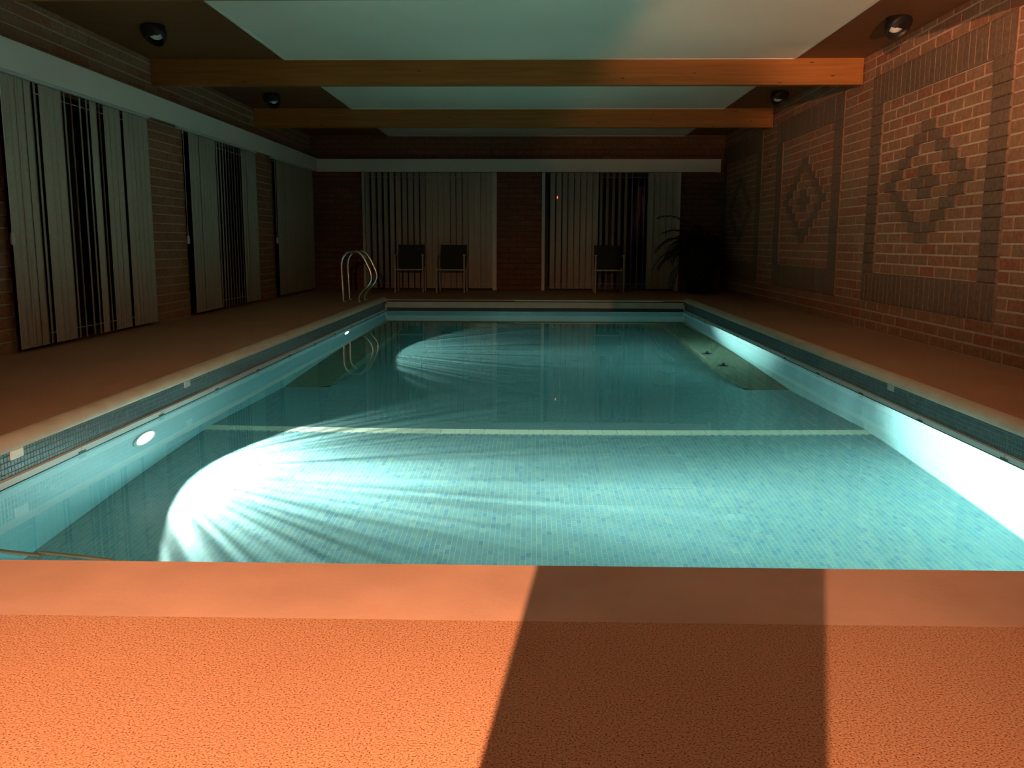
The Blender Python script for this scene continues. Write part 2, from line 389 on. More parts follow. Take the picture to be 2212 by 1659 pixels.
def unit_brick(name, mt):
    """a unit brick, edges slightly knocked off, shared by every whole brick of a kind"""
    s = MB(); c = 0.5; e = 0.035; ez = 0.06
    # front face towards -X of the brick's own frame
    s.v = [(-c, -c+e, -c+ez), (-c, c-e, -c+ez), (-c, c-e, c-ez), (-c, -c+e, c-ez),
           (-c+0.12, -c, -c), (-c+0.12, c, -c), (-c+0.12, c, c), (-c+0.12, -c, c),
           (c, -c, -c), (c, c, -c), (c, c, c), (c, -c, c)]
    for q in ((0,3,2,1), (0,1,5,4), (1,2,6,5), (2,3,7,6), (3,0,4,7), (4,5,9,8), (5,6,10,9), (6,7,11,10), (7,4,8,11)):
        s.face(q)
    return s.mesh(name, mt)
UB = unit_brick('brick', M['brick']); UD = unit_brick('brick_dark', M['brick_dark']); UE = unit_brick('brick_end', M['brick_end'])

# ------------------------------------------------------------------ room dimensions
WX0, WX1, YB, YF, ZC = -3.93, 3.33, 16.10, -0.60, 2.69
Y0, Y1 = 2.28, 13.25                 # pool near and far edges
ZW = -0.165                          # water level
CO, BL = 0.0942, 0.2945              # brick course, brick length (with joint)
GAP = 0.013; GV = 0.006

class BrickWall:
    """collects bricks of one wall: the largest become objects, the rest one joined part"""
    def __init__(s): s.items = []
    def add(s, plane, axis, face, a0, a1, z0, z1, dark=False):
        if a1-a0 < 0.03 or z1-z0 < 0.02: return
        s.items.append((axis, face, plane, a0, a1, z0, z1, dark))
    def emit(s, wall, rank, limit=300):
        items = sorted(s.items, key=rank)
        for (axis, face, plane, a0, a1, z0, z1, dark) in items[:limit]:
            d = 0.05; th = d
            ca, cz = (a0+a1)/2, (z0+z1)/2
            if axis == 'y':      # wall whose normal is along X, face = -1 (bricks face -X) or +1
                o = link_mesh('brick', UD if dark else UB, wall, (plane - face*th/2, ca, cz), (th, a1-a0, z1-z0), (0, 0, 0 if face < 0 else PI))
            else:                # back wall, bricks face -Y
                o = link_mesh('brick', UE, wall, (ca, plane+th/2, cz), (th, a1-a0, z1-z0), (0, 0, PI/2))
        rest = items[limit:]
        if rest:
            b = MB()
            for (axis, face, plane, a0, a1, z0, z1, dark) in rest:
                tone = float(rng.random())*0.98+0.01
                if axis == 'y':
                    x0, x1 = (plane, plane+0.05) if face < 0 else (plane-0.05, plane)
                    b.box(x0, x1, a0, a1, z0, z1, 1 if dark else 0, tone)
                else:
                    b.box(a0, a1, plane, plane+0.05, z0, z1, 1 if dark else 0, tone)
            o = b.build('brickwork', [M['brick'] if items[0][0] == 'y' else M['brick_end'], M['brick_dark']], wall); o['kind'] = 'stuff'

def jit(): return random.uniform(-0.0015, 0.0015)

# ------------------------------------------------------------------ floor (deck) with the pool cut out
s = MB()
s.box(WX0-0.3, WX1+0.3, -3.2, 1.925, -0.30, 0.0)
s.box(WX0-0.3, XL-0.15, 1.925, YB+0.3, -0.30, 0.0)
s.box(XR+0.15, WX1+0.3, 1.925, YB+0.3, -0.30, 0.0)
s.box(XL-0.15, XR+0.15, Y1+0.15, YB+0.3, -0.30, 0.0)
floor = s.build('floor', M['deck'])
tag(floor, 'terracotta pebble-textured pool deck around the basin', kind='structure')
cs = MB().box(XL-0.15, XR+0.15, 1.925, Y0, -0.12, 0.0).build('coping_strip', M['coping'], floor)
tag(cs, 'smooth salmon coping along the near pool edge')
# rounded pale nosing along the sides and the far end
def nosing(side):
    s = MB()
    prof = [(0.15, -0.004), (0.14, 0.003), (0.11, 0.017), (0.085, 0.028), (0.06, 0.034), (0.04, 0.033), (0.022, 0.027), (0.009, 0.016), (0.001, 0.003), (-0.002, -0.008), (-0.0035, -0.018), (0.0, -0.023)]
    if side == 'far': prof = [(0.15, 0.001), (0.0, -0.004), (0.0, -0.023)]
    if side == 'far':
        for (d, z) in prof:
            s.v += [(XL-0.15, Y1+d, z), (XR+0.15, Y1+d, z)]
    else:
        for (d, z) in prof:
            x = XL-d if side == 'left' else XR+d
            s.v += [(x, Y0-0.0, z), (x, Y1+0.15, z)]
    for i in range(len(prof)-1):
        q = (2*i, 2*i+1, 2*i+3, 2*i+2)
        s.face(q if side == 'left' else q[::-1])
    return s
for sd in ('left', 'right', 'far'):
    nosing(sd).build('pool_nosing', M['nosing'], floor, smooth=True)

# ------------------------------------------------------------------ walls
# right wall: mortar body, brick faces, dark relief frames with stepped diamonds
wr = MB().box(WX1+0.005, WX1+0.30, -3.2, YB+0.3, -0.1, 2.80).build('wall_right', M['mortar'])
tag(wr, 'red brick wall with dark relief frames and diamonds along the right side', kind='structure')
bw = BrickWall()
CENT = [0.953, 4.407, 7.861, 11.315, 14.769]; HALF = 4.5*BL
def dark_at(c, r, a):
    """is the brick at along-offset a (from panel centre) in course r dark?"""
    d = abs(a-c); k = abs(r-14)
    if 9 <= r <= 19:
        out = (6-k)*BL/2; inn = (4-k)*BL/2
        if inn < d < out: return True
        if k <= 1 and d < (2-k)*BL/2: return True
    return False
NR = 29
edges = []
for c in CENT: edges += [(c-HALF, c+HALF, c)]
def row_joints(a0, a1, phase):
    k = math.ceil((a0-phase)/BL + 1e-6); xs = [a0]
    x = phase + k*BL
    while x < a1-1e-6: xs.append(x); x += BL
    xs.append(a1); return xs
for r in range(NR):
    z0 = r*CO + GAP*0.5; z1 = min((r+1)*CO - GAP*0.5, ZC)
    ph = 0.0 if r % 2 == 0 else BL/2
    # gaps between frames
    prev = -0.5
    segs = []
    for (a, b, c) in edges:
        segs.append((prev, a, None)); segs.append((a, min(b, YB), c)); prev = b
    segs.append((prev, YB, None))
    for (a0, a1, c) in segs:
        if a1-a0 < 0.03: continue
        if c is None:
            js = row_joints(a0, a1, (CENT[2]+ph))
            for p, q in zip(js[:-1], js[1:]): bw.add(WX1+jit(), 'y', -1, p+GV/2, q-GV/2, z0, z1)
            continue
        if r in (3, 4, 5, 23, 24, 25):      # soldier bands, built once at their lowest course
            if r in (3, 23):
                nb = 27; wd = (2*HALF)/nb
                for k in range(nb):
                    p, q = a0+k*wd, a0+(k+1)*wd
                    if q > YB: break
                    bw.add(WX1-0.012+jit(), 'y', -1, p+0.0012, q-0.0012, r*CO+0.0012, (r+3)*CO-0.0012, True)
            continue
        if 3 < r < 25:
            bw.add(WX1-0.012+jit(), 'y', -1, a0+0.002, min(a0+BL-0.002, YB), r*CO+0.0015, (r+1)*CO-0.0015, True)
            if c+HALF <= YB:
                bw.add(WX1-0.012+jit(), 'y', -1, a1-BL+0.002, a1-0.002, r*CO+0.0015, (r+1)*CO-0.0015, True)
            i0, i1 = a0+BL, (c+HALF-BL)
        else:
            i0, i1 = a0, c+HALF
        i1 = min(i1, YB)
        js = row_joints(i0, i1, c+ph)
        for p, q in zip(js[:-1], js[1:]):
            if dark_at(c, r, (p+q)/2): bw.add(WX1-0.012+jit(), 'y', -1, p+0.002, q-0.002, r*CO+0.0015, (r+1)*CO-0.0015, True)
            else: bw.add(WX1+jit(), 'y', -1, p+GV/2, q-GV/2, z0, z1)
def rank_r(it):
    a = it[3]; z = (it[5]+it[6])/2
    vis = a > 6.0 + max(0, z-0.8)*0.45
    return (0 if vis else 1, a)
bw.emit(wr, rank_r)

# left wall: piers between three openings, band of brick above the valance
WIN_L = [(6.73, 9.20), (10.24, 12.70), (13.74, 16.05)]
ZT = 2.08
s = MB()
px = WX0-0.008
ys = [-3.2] + [v for w_ in WIN_L for v in w_] + [YB+0.3]
for a, b in zip(ys[0::2], ys[1::2]): s.box(px-0.28, px, a, b, -0.1, 2.80)
for a, b in WIN_L: s.box(px-0.28, px, a, b, ZT, 2.80)
M['mortar_left'] = plain('mortar_left', (0.46, 0.37, 0.27), 0.95, noise=0.1, scale=20, bump=0.3, bscale=80)
wl = s.build('wall_left', M['mortar_left'])
tag(wl, 'brick wall on the left with three blind-covered openings', kind='structure')
bw = BrickWall()
for r in range(NR):
    z0 = r*CO+GAP/2; z1 = min((r+1)*CO-GAP/2, ZC); ph = 0 if r % 2 == 0 else BL/2
    segs = list(zip(([-0.5]+[b for a, b in WIN_L]), ([a for a, b in WIN_L]+[YB]))) if z0 < ZT-0.03 else [(-0.5, YB)]
    for a0, a1 in segs:
        js = row_joints(a0, a1, 9.20+ph)
        for p, q in zip(js[:-1], js[1:]): bw.add(WX0+jit(), 'y', 1, p+GV/2, q-GV/2, z0, z1)
def rank_l(it):
    a = it[3]; z = (it[5]+it[6])/2
    hid = 2.05 < z < 2.27
    return (0 if (a > 6.3+max(0, z-0.8)*0.4 and not hid) else 1, a)
bw.emit(wl, rank_l)

# back wall
WIN_B = [(-2.96, -0.72), (0.21, 2.505)]
s = MB()
pb = YB+0.008
xs = [WX0-0.3] + [v for w_ in WIN_B for v in w_] + [WX1+0.3]
for a, b in zip(xs[0::2], xs[1::2]): s.box(a, b, pb, pb+0.28, -0.1, 2.80)
for a, b in WIN_B: s.box(a, b, pb, pb+0.28, ZT, 2.80)
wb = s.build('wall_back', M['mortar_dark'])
tag(wb, 'dark brick end wall beyond the pool with two blind-covered openings', kind='structure')
bw = BrickWall()
for r in range(NR):
    z0 = r*CO+GAP/2; z1 = min((r+1)*CO-GAP/2, ZC); ph = 0 if r % 2 == 0 else BL/2
    segs = list(zip([WX0]+[b for a, b in WIN_B], [a for a, b in WIN_B]+[WX1])) if z0 < ZT-0.03 else [(WX0, WX1)]
    for a0, a1 in segs:
        js = row_joints(a0, a1, 0.0+ph)
        for p, q in zip(js[:-1], js[1:]): bw.add(YB+jit(), 'x', -1, p+GV/2, q-GV/2, z0, z1)
bw.emit(wb, lambda it: (1 if 2.05 < (it[5]+it[6])/2 < 2.25 else 0, abs((it[5]+it[6])/2-1.2)))

# unseen wall behind the camera: openings and sill shaped to cut the lamp light
s = MB(); ya, yb_ = YF-0.05, YF+0.05
s.box(WX0-0.3, -0.82, ya, yb_, -0.1, 2.80)
s.box(-0.82, 1.482, ya, yb_, 1.93, 2.80)
s.box(-0.2905, -0.127, ya+0.045, yb_-0.045, 0, 1.93)
s.box(0.60, 1.482, ya, yb_, 0, 1.93)
s.box(1.482, 3.25, ya, yb_, 0, 0.575)
s.box(1.482, 3.25, ya, yb_, 1.90, 2.80)
s.box(3.25, WX1+0.3, ya, yb_, -0.1, 2.80)
wfr = s.build('wall_front', M['hall_wall']); tag(wfr, 'wall with doorways behind the viewpoint', kind='structure')
dp = MB().box(1.482, 3.25, YF-0.006, YF+0.006, 0.575, 0.660).build('door_2', M['glass_smoked']); tag(dp, 'smoked glass strip behind the viewpoint', kind='structure')  # unseen pane added to dim the lower rays of the ceiling spot
dp = MB().box(-0.127, 0.60, YF-0.006, YF+0.006, 0.0, 1.70).build('door_1', M['glass_tinted']); tag(dp, 'tinted glass side light behind the viewpoint', kind='structure')  # unseen pane added to dim the warm light on the right deck
s = MB().box(WX0-0.3, WX1+0.3, -3.3, -3.2, -0.1, 2.8)
hw = s.build('wall_hall', M['hall_wall']); tag(hw, 'hall wall behind the viewpoint', kind='structure')

# ------------------------------------------------------------------ ceiling: stained soffit, white panels, pine beams
BEAMS = [(-0.75, -0.65), (2.68, 2.78), (6.13, 6.24), (9.48, 9.575), (12.90, 12.995)]
PX0, PX1 = -2.545, 2.625
ceil = MB().box(WX0-0.3, WX1+0.3, -3.3, YB+0.3, ZC, ZC+0.12).build('ceiling', M['wood_soffit'])
tag(ceil, 'dark stained wooden ceiling soffit', kind='structure')
bays = [(-0.6, 2.68), (2.78, 6.13), (6.24, 9.48), (9.575, 12.90), (12.995, YB)]
for (a, b) in bays:
    s = MB().box(PX0+0.02, PX1-0.02, a+0.02, b-0.02, ZC-0.010, ZC+0.01)
    p = s.build('ceiling_panel', M['ceiling_white'], ceil)
    r = MB()
    r.box(PX0, PX0+0.025, a, b, ZC-0.016, ZC); r.box(PX1-0.025, PX1, a, b, ZC-0.016, ZC)
    r.box(PX0+0.025, PX1-0.025, a, a+0.025, ZC-0.016, ZC); r.box(PX0+0.025, PX1-0.025, b-0.025, b, ZC-0.016, ZC)
    r.build('panel_trim', M['white_board'], p)
for i, (a, b) in enumerate(BEAMS):
    if i == 0: continue
    o = MB().box(WX0+0.002, WX1-0.035, a, b, 2.43, ZC).build('ceiling_beam', M['wood_beam'], ceil, bevel=0.004)
    MB().box(WX1-0.033, WX1-0.012, a+0.01, b-0.01, 2.43, ZC).build('beam_end_trim', M['wood_beam'], ceil)

# ------------------------------------------------------------------ white valance boards
VZ0, VZ1 = 2.061, 2.284
s = MB().box(-3.80, -3.77, 2.0, YB-0.17, VZ0, VZ1); s.box(WX0+0.002, -3.80, 2.0, YB-0.002, VZ1-0.02, VZ1)
v1 = s.build('trim_1', M['white_board'], bevel=0.003); tag(v1, 'long white valance board above the left blinds', kind='structure')
s = MB().box(-3.80, 3.235, YB-0.17, YB-0.14, VZ0-0.005, VZ1-0.01); s.box(-3.77, 3.235, YB-0.14, YB-0.002, VZ1-0.03, VZ1-0.01)
s.box(3.205, 3.235, YB-0.14, YB-0.002, VZ0-0.005, VZ1-0.03)
v2 = s.build('trim_2', M['white_board'], bevel=0.003); tag(v2, 'white valance board across the end wall', kind='structure')

# ------------------------------------------------------------------ windows behind the blinds
def window(idx, axis, a0, a1):
    root = empty('window_%d' % idx, (WX0-0.12, (a0+a1)/2, 0) if axis == 'y' else ((a0+a1)/2, YB+0.12, 0))
    root['kind'] = 'structure'
    def bx(s, u0, u1, d0, d1, z0, z1):
        if axis == 'y': s.box(-d1, -d0, u0-(a0+a1)/2, u1-(a0+a1)/2, z0, z1)
        else: s.box(u0-(a0+a1)/2, u1-(a0+a1)/2, d0, d1, z0, z1)
    mid = (a0+a1)/2
    f = MB()
    for (u0, u1, z0, z1) in ((a0+0.004, a0+0.06, 0.004, ZT-0.004), (a1-0.06, a1-0.004, 0.004, ZT-0.004), (a0+0.06, a1-0.06, 0.004, 0.07), (a0+0.06, a1-0.06, ZT-0.06, ZT-0.004), (mid-0.035, mid+0.035, 0.07, ZT-0.06)):
        bx(f, u0, u1, 0.0, 0.06, z0, z1)
    fo = f.build('window_frame', M['frame_dark'], root)
    for (u0, u1) in ((a0+0.06, mid-0.035), (mid+0.035, a1-0.06)):
        g = MB(); bx(g, u0, u1, 0.025, 0.035, 0.07, ZT-0.06); g.build('pane', M['glass'], root)
    return root
for i, (a, b) in enumerate(WIN_L): window(i+1, 'y', a, b)
for i, (a, b) in enumerate(WIN_B): window(i+4, 'x', a, b)
# pale jamb posts of the end wall openings
POSTS = [(-3.012, -2.962, 4), (-0.717, -0.642, 4), (0.152, 0.209, 5), (2.508, 2.572, 5)]
for i, (a, b, wi) in enumerate(POSTS):
    o = MB().box(a, b, YB-0.09, YB-0.006, 0.0, VZ0-0.006).build('trim_%d' % (i+3), M['frame_white'], bevel=0.004)
    tag(o, ['white jamb post beside the pool ladder', 'white jamb post right of the two chairs', 'white jamb post left of the single chair', 'white jamb post beside the plant'][i], kind='structure')

# ------------------------------------------------------------------ vertical blinds
def slat_mesh():
    s = MB(); n = 5; wd = 0.116; h = 1.0
    for i in range(n+1):
        u = i/n-0.5; d = 0.008*(1-4*u*u)
        s.v += [(u*wd, d, 0), (u*wd, d, h), (u*wd, d+0.0018, 0), (u*wd, d+0.0018, h)]
    for i in range(n):
        a, b = 4*i, 4*(i+1)
        s.face((a, b, b+1, a+1)); s.face((a+3, b+3, b+2, a+2)); s.face((a, a+2, b+2, b)); s.face((a+1, b+1, b+3, a+3))
    s.face((0, 1, 3, 2)); e = 4*n; s.face((e, e+2, e+3, e+1))
    return s.mesh('slat', M['slat'], True)
SLAT = slat_mesh()
def blind(label, axis, plane, u0, u1, slats, cord_u, z0=0.035, z1=2.05):
    """axis y: hangs on the left wall; slats = list of (u, angle in degrees, 0 = flat to the room)"""
    mid = (u0+u1)/2
    root = empty('vertical_blind', (plane, mid, 0) if axis == 'y' else (mid, plane, 0), PI/2 if axis == 'y' else 0.0)
    tag(root, label, 'blind', 'vertical blinds')
    # local frame: x runs along the window, y into the wall
    sg = 1
    def lx(u): return u-mid
    MB().box(lx(u0), lx(u1), -0.02, 0.02, z1+0.006, z1+0.045).build('headrail', M['pale_plastic'], root)
    for (u, ang) in slats:
        link_mesh('slat', SLAT, root, (lx(u), 0, z0), (1, 1, z1-z0), (0, 0, math.radians(ang)))
    for zz in (z0+0.085, z1-0.075):
        MB().tube([(lx(slats[0][0]), 0.013, zz), (lx(slats[-1][0]), 0.013, zz)], 0.0035, 6).build('chain', M['pale_plastic'], root)
    if cord_u is not None:
        MB().tube([(lx(cord_u), -0.03, z1+0.01), (lx(cord_u), -0.03, 0.90)], 0.003, 6).build('cord', M['pale_plastic'], root)
        MB().lathe([(0.001, 0.0), (0.016, 0.01), (0.018, 0.05), (0.012, 0.09), (0.001, 0.10)], 10, (lx(cord_u), -0.03, 0.815)).build('cord_weight', M['pale_plastic'], root, smooth=True)
    return root
def fill(u0, u1, pitch, darks, shut=8, turned=78):
    out = []; u = u0+pitch/2
    while u < u1:
        ang = shut
        for (a, b, an) in darks:
            if a <= u <= b: ang = an
        out.append((u, ang+random.uniform(-3, 3))); u += pitch
    return out
P = 0.107
# left wall, nearest window: some slats turned edge-on leave dark gaps
W1 = [(6.685,1),(6.79,-3),(6.87,2),(6.985,3),(7.085,22),(7.21,-6),(7.315,3),(7.422,-2),(7.535,22),(7.64,30),(7.787,21),(7.90,21),(8.015,-2),(8.13,29),(8.26,1),(8.367,1),(8.475,1),(8.655,-4),(8.755,1),(8.862,1),(8.968,1),(9.075,1)]
blind('nearest vertical blind on the left wall, several slats turned open', 'y', -3.85, 6.50, 9.15, W1, 6.575)
sl = fill(10.20, 12.62, P, [(10.2, 11.05, 1), (11.05, 11.52, 13), (11.53, 11.97, 16)], 1)
blind('middle vertical blind on the left wall, half its slats ajar', 'y', -3.85, 9.90, 12.66, sl, 9.975)
sl = fill(13.64, 15.90, P, [], 1)
blind('farthest vertical blind on the left wall, fully closed', 'y', -3.85, 13.40, 15.92, sl, 13.47)
sl = fill(-2.965, -0.745, P, [(-2.97, -2.45, 58), (-2.44, -1.90, -31), (-1.5, -1.12, -29), (-0.95, -0.8, -26)], -18)
blind('vertical blind on the end wall behind the pair of chairs', 'x', YB-0.075, -2.955, -0.725, sl, None)
sl = fill(0.285, 2.48, P, [(0.27, 0.60, -38), (0.61, 1.12, -31), (1.13, 1.70, 60), (1.71, 1.95, 86), (1.96, 2.2, -36)], -22)
blind('vertical blind on the end wall behind the single chair', 'x', YB-0.075, 0.22, 2.50, sl, None)

# ------------------------------------------------------------------ pool
pool = empty('swimming_pool', (0, 0, 0))
tag(pool, 'long rectangular tiled swimming pool with blue mosaic floor', 'pool')
ZF, YL0, YL1, YD, ZD = -1.20, 5.81, 5.93, 7.75, -1.60
YH, ZH = 9.5, -2.0
LW = 0.39
# side walls (pale mosaic) below the cover track, with the dark band above
def side_wall(x, sgn):
    s = MB()
    xo = x + sgn*0.15
    s.box(min(x, xo), max(x, xo), Y0, Y1, -2.1, -0.160)
    return s
side_wall(XL, -1).build('basin_side', M['pool_lining'], pool)
side_wall(XR, 1).build('basin_side', M['pool_lining'], pool)
MB().box(XL-0.15, XR+0.15, Y1, Y1+0.15, -2.1, -0.06).build('basin_end', M['pool_end'], pool)
MB().box(XL-0.15, XR+0.15, Y0-0.15, Y0, -2.1, -0.12).build('basin_end', M['pool_end'], pool)
# shallow floor: grout bed, mosaic tiles proud of it
MB().box(XL, XR, Y0, YL0, ZF-0.12, ZF-0.0003).build('grout_bed', M['grout'], pool)
ln = MB(); k = 0
nline = int((XR-XL)/0.0982)
for i in range(nline+1):
    x0 = XL+i*0.0982; x1 = min(x0+0.0962, XR-0.002)
    if x1-x0 < 0.01: continue
    ln.box(x0+0.0012, x1+0.0012, YL0+0.0006, YL1-0.0006, ZF-0.03, ZF+0.0002)
lo = ln.build('depth_line', M['line_tile'], pool); tag(lo, 'cream tile line across the pool floor')
MB().box(XL, XR, YL0, YL1, ZF-0.12, ZF-0.0305).build('line_bed', M['grout'], pool)
g = 0.0008; ch = 0.0002; TL = 2*TILE
tm = MB()
hx = TILE/2-g; hy = TL/2-0.0005
tm.v = [(-hx, -hy, 0), (hx, -hy, 0), (hx, hy, 0), (-hx, hy, 0), (-hx+ch, -hy+ch, 0.00025), (hx-ch, -hy+ch, 0.00025), (hx-ch, hy-ch, 0.00025), (-hx+ch, hy-ch, 0.00025)]
for q in ((4,5,6,7), (0,1,5,4), (1,2,6,5), (2,3,7,6), (3,0,4,7)): tm.face(q)
TILE_ME = tm.mesh('tile', M['floor_tile'])
nx = int((XR-XL)/TILE)
base = np.array(tm.v, float); quads = np.array([(4,5,6,7), (0,1,5,4), (1,2,6,5), (2,3,7,6), (3,0,4,7)])
cent = []
singles = 0
for j in range(int(math.floor(Y0/TL)), int(math.floor(YL0/TL))+2):
    for i in range(nx):
        cx_, cy_ = XL+(i+0.5)*TILE, (j+0.5)*TL-0.5*TL*(i % 2)
        if cy_-TL/2 < Y0 or cy_+TL/2 > YL0+0.004: continue
        dz = 0.0005*math.sin(i*12.9898+j*78.233)
        if singles < 300 and cy_ > 3.67 and -1.55 < cx_ < 1.45:
            link_mesh('tile', TILE_ME, pool, (cx_, cy_, ZF-0.0003+dz*0.1)); singles += 1
        else: cent.append((cx_, cy_, ZF-0.0003+dz*0.1))
cent = np.array(cent)
V = (cent[:, None, :]+base[None]).reshape(-1, 3)
Fq = (np.arange(len(cent))[:, None, None]*8+quads[None]).reshape(-1, 4)
me = bpy.data.meshes.new('mosaic_tiles')
me.vertices.add(len(V)); me.vertices.foreach_set('co', V.ravel())
me.loops.add(Fq.size); me.loops.foreach_set('vertex_index', Fq.ravel().astype(np.int32))
me.polygons.add(len(Fq)); me.polygons.foreach_set('loop_start', (np.arange(len(Fq))*4).astype(np.int32))
me.materials.append(M['floor_tile']); me.update(calc_edges=True); me.validate(); me.polygons.foreach_set('use_smooth', [False]*len(me.polygons))
mo = bpy.data.objects.new('mosaic_tiles', me); COL.objects.link(mo); mo.parent = pool; mo['kind'] = 'stuff'
# sloping floor, hopper and ledges
s = MB()
def strip(s, x0, x1, prof):
    for (ya, za), (yb2, zb) in zip(prof[:-1], prof[1:]):
        s.quad((x0, ya, za), (x1, ya, za), (x1, yb2, zb), (x0, yb2, zb))
strip(s, XL, XR, [(YL1, ZF), (YD, ZD)])
strip(s, XL+LW, XR-LW, [(YD, ZD), (YH, ZH), (Y1-LW, ZH)])
s.build('deep_floor', M['floor_far'], pool)
def ledge(side):
    # plan outline with a rounded inner corner, from y = YD to the far end
    s = MB(); r = 0.16; pts = []
    xo, xi = (XL, XL+LW) if side < 0 else (XR, XR-LW)
    sg = 1 if side < 0 else -1
    pts.append((xo, YD))
    for k in range(7):
        a = PI/2*k/6
        pts.append((xi-sg*r+sg*r*math.sin(a), YD+r-r*math.cos(a)*1.0))
    pts.append((xi, Y1-LW)); pts.append((xi, Y1)); pts.append((xo, Y1))
    n = len(pts)
    s.v = [(x, y, ZD+0.006) for x, y in pts] + [(x, y, ZH-0.02) for x, y in pts]
    s.face(tuple(range(n)) if side < 0 else tuple(range(n))[::-1])
    for i in range(n):
        j = (i+1) % n
        s.face((i, n+i, n+j, j) if side < 0 else (j, n+j, n+i, i))
    return s
lg = ledge(-1).build('ledge', M['ledge'], pool); tag(lg, 'olive ledge under water on the ladder side')
lg = ledge(1).build('ledge', M['ledge'], pool); tag(lg, 'olive ledge under water on the brick wall side')
MB().box(XL+LW, XR-LW, Y1-LW, Y1, ZH-0.02, ZD+0.006).build('ledge', M['ledge'], pool)
# dark waterline band: bed plus mosaic rows
BZ0, BZ1, NB = -0.1285, -0.006, 5
def band(x, sgn, axis='y', a0=Y0, a1=Y1):
    s = MB()
    if axis == 'y':
        xo = x+sgn*0.15
        s.box(min(x+sgn*0.002, xo), max(x+sgn*0.002, xo), a0, a1, -0.160, -0.012)
    bed = s.build('band_bed', M['grout_dark'], pool)
    nt_ = int((a1-a0)/TILE); c = MB(); cnt = 0
    bt = MB()
    h2 = TILE/2-0.0011
    bt.v = [(0, -h2, -h2), (0, h2, -h2), (0, h2, h2), (0, -h2, h2), (-0.003*sgn, -h2+0.0015, -h2+0.0015), (-0.003*sgn, h2-0.0015, -h2+0.0015), (-0.003*sgn, h2-0.0015, h2-0.0015), (-0.003*sgn, -h2+0.0015, h2-0.0015)]
    for q in ((4,5,6,7), (0,1,5,4), (1,2,6,5), (2,3,7,6), (3,0,4,7)): bt.face(q if sgn < 0 else q[::-1])
    bme = bt.mesh('tile', M['band_tile'])
    for j in range(nt_):
        y = a0+(j+0.5)*TILE
        for i in range(NB):
            z = -0.1325+(i+0.5)*TILE
            if cnt < 150 and 3.5 < y < 4.25:
                link_mesh('tile', bme, bed, (x+sgn*0.002, y, z)); cnt += 1
            else:
                b0 = len(c.v); c.v += [(x+sgn*0.002+vx, y+vy, z+vz) for vx, vy, vz in bt.v]
                for q in bt.f: c.face(tuple(b0+k for k in q))
    o = c.build('band_tiles', M['band_tile'], bed); o['kind'] = 'stuff'
    return bed
band(XL, -1); band(XR, 1)
# pool cover track: pale rail in sections on each side, dark slot below it
def track(x, sgn, label):
    root = empty('cover_track', (x, Y0, 0)); tag(root, label, 'rail', 'pool cover tracks')
    y = Y0+0.02; y_first = 4.10
    cuts = [Y0+0.01]; yy = y_first-0.9*2
    while yy < Y1-0.2:
        if yy > cuts[0]+0.2: cuts.append(yy)
        yy += 0.93
    cuts.append(Y1-0.03)
    for a, b in zip(cuts[:-1], cuts[1:]):
        s = MB()
        x0, x1 = sorted((0.0, -sgn*0.016))
        s.box(x0, x1, a-Y0+0.003, b-Y0-0.003, -0.1565, -0.1295)
        x0, x1 = sorted((0.0, -sgn*0.009))
        s.box(x0, x1, a-Y0+0.003, b-Y0-0.003, -0.1295, -0.1265)
        s.build('rail_section', M['alu'], root)
        MB().box(*sorted((-sgn*0.001, -sgn*0.0185)), b-Y0-0.035, b-Y0+0.035, -0.159, -0.148).build('rail_joint', M['strap'], root)
    MB().box(*sorted((0.0, -sgn*0.013)), Y0+0.01-Y0, Y1-0.03-Y0, -0.1635, -0.1565).build('slot', M['slot'], root)
    return root
track(XL+0.0, -1, 'pale cover track along the left pool side')
track(XR-0.0, 1, 'pale cover track along the right pool side')
# cover housing at the far end
hs_ = empty('cover_housing', (0.03, Y1-0.05, 0)); tag(hs_, 'beige pool cover housing across the far end of the pool', 'cover housing')
MB().box(XL+0.03-0.03, XR-0.03-0.03, -0.02, 0.03, -0.108, -0.022).build('fascia', M['fascia'], hs_, bevel=0.003)
MB().box(XL+0.03-0.03, XR-0.03-0.03, -0.005, 0.045, -0.158, -0.108).build('slot', M['slot'], hs_)
MB().box(XL+0.03-0.03, XR-0.03-0.03, -0.005, 0.045, -0.022, -0.006).build('slot', M['slot'], hs_)
MB().box(-0.30, XR-0.35, -0.01, 0.06, -0.006, 0.004).build('lid_edge', M['alu'], hs_)
# water
s = MB(); s.quad((XL+0.001, Y0+0.001, ZW), (XR-0.001, Y0+0.001, ZW), (XR-0.001, Y1-0.001, ZW), (XL+0.001, Y1-0.001, ZW))
wt = s.build('pool_water', M['water']); tag(wt, 'still clear water filling the lit pool', 'water', kind='stuff')
# underwater lamps
def pool_lamp(y, label):
    root = empty('underwater_lamp', (XL, y, -0.53)); tag(root, label, 'pool lamp', 'underwater lamps')
    rot = Matrix.Rotation(PI/2, 3, 'Y')
    MB().lathe([(0.118, 0.0), (0.150, 0.0), (0.152, 0.006), (0.146, 0.010), (0.122, 0.010), (0.118, 0.002)], 36, (0.0, 0, 0), rot).build('rim', M['alu'], root, smooth=True)
    MB().lathe([(0.118, 0.003), (0.10, 0.005), (0.05, 0.0075), (0.001, 0.008)], 36, (0, 0, 0), rot).build('lens', M['lamp_glow'], root, smooth=True)
pool_lamp(LAMP_Y[0], 'nearer glowing round lamp in the left pool wall')
pool_lamp(LAMP_Y[1], 'farther glowing round lamp in the left pool wall by the ladder reflection')
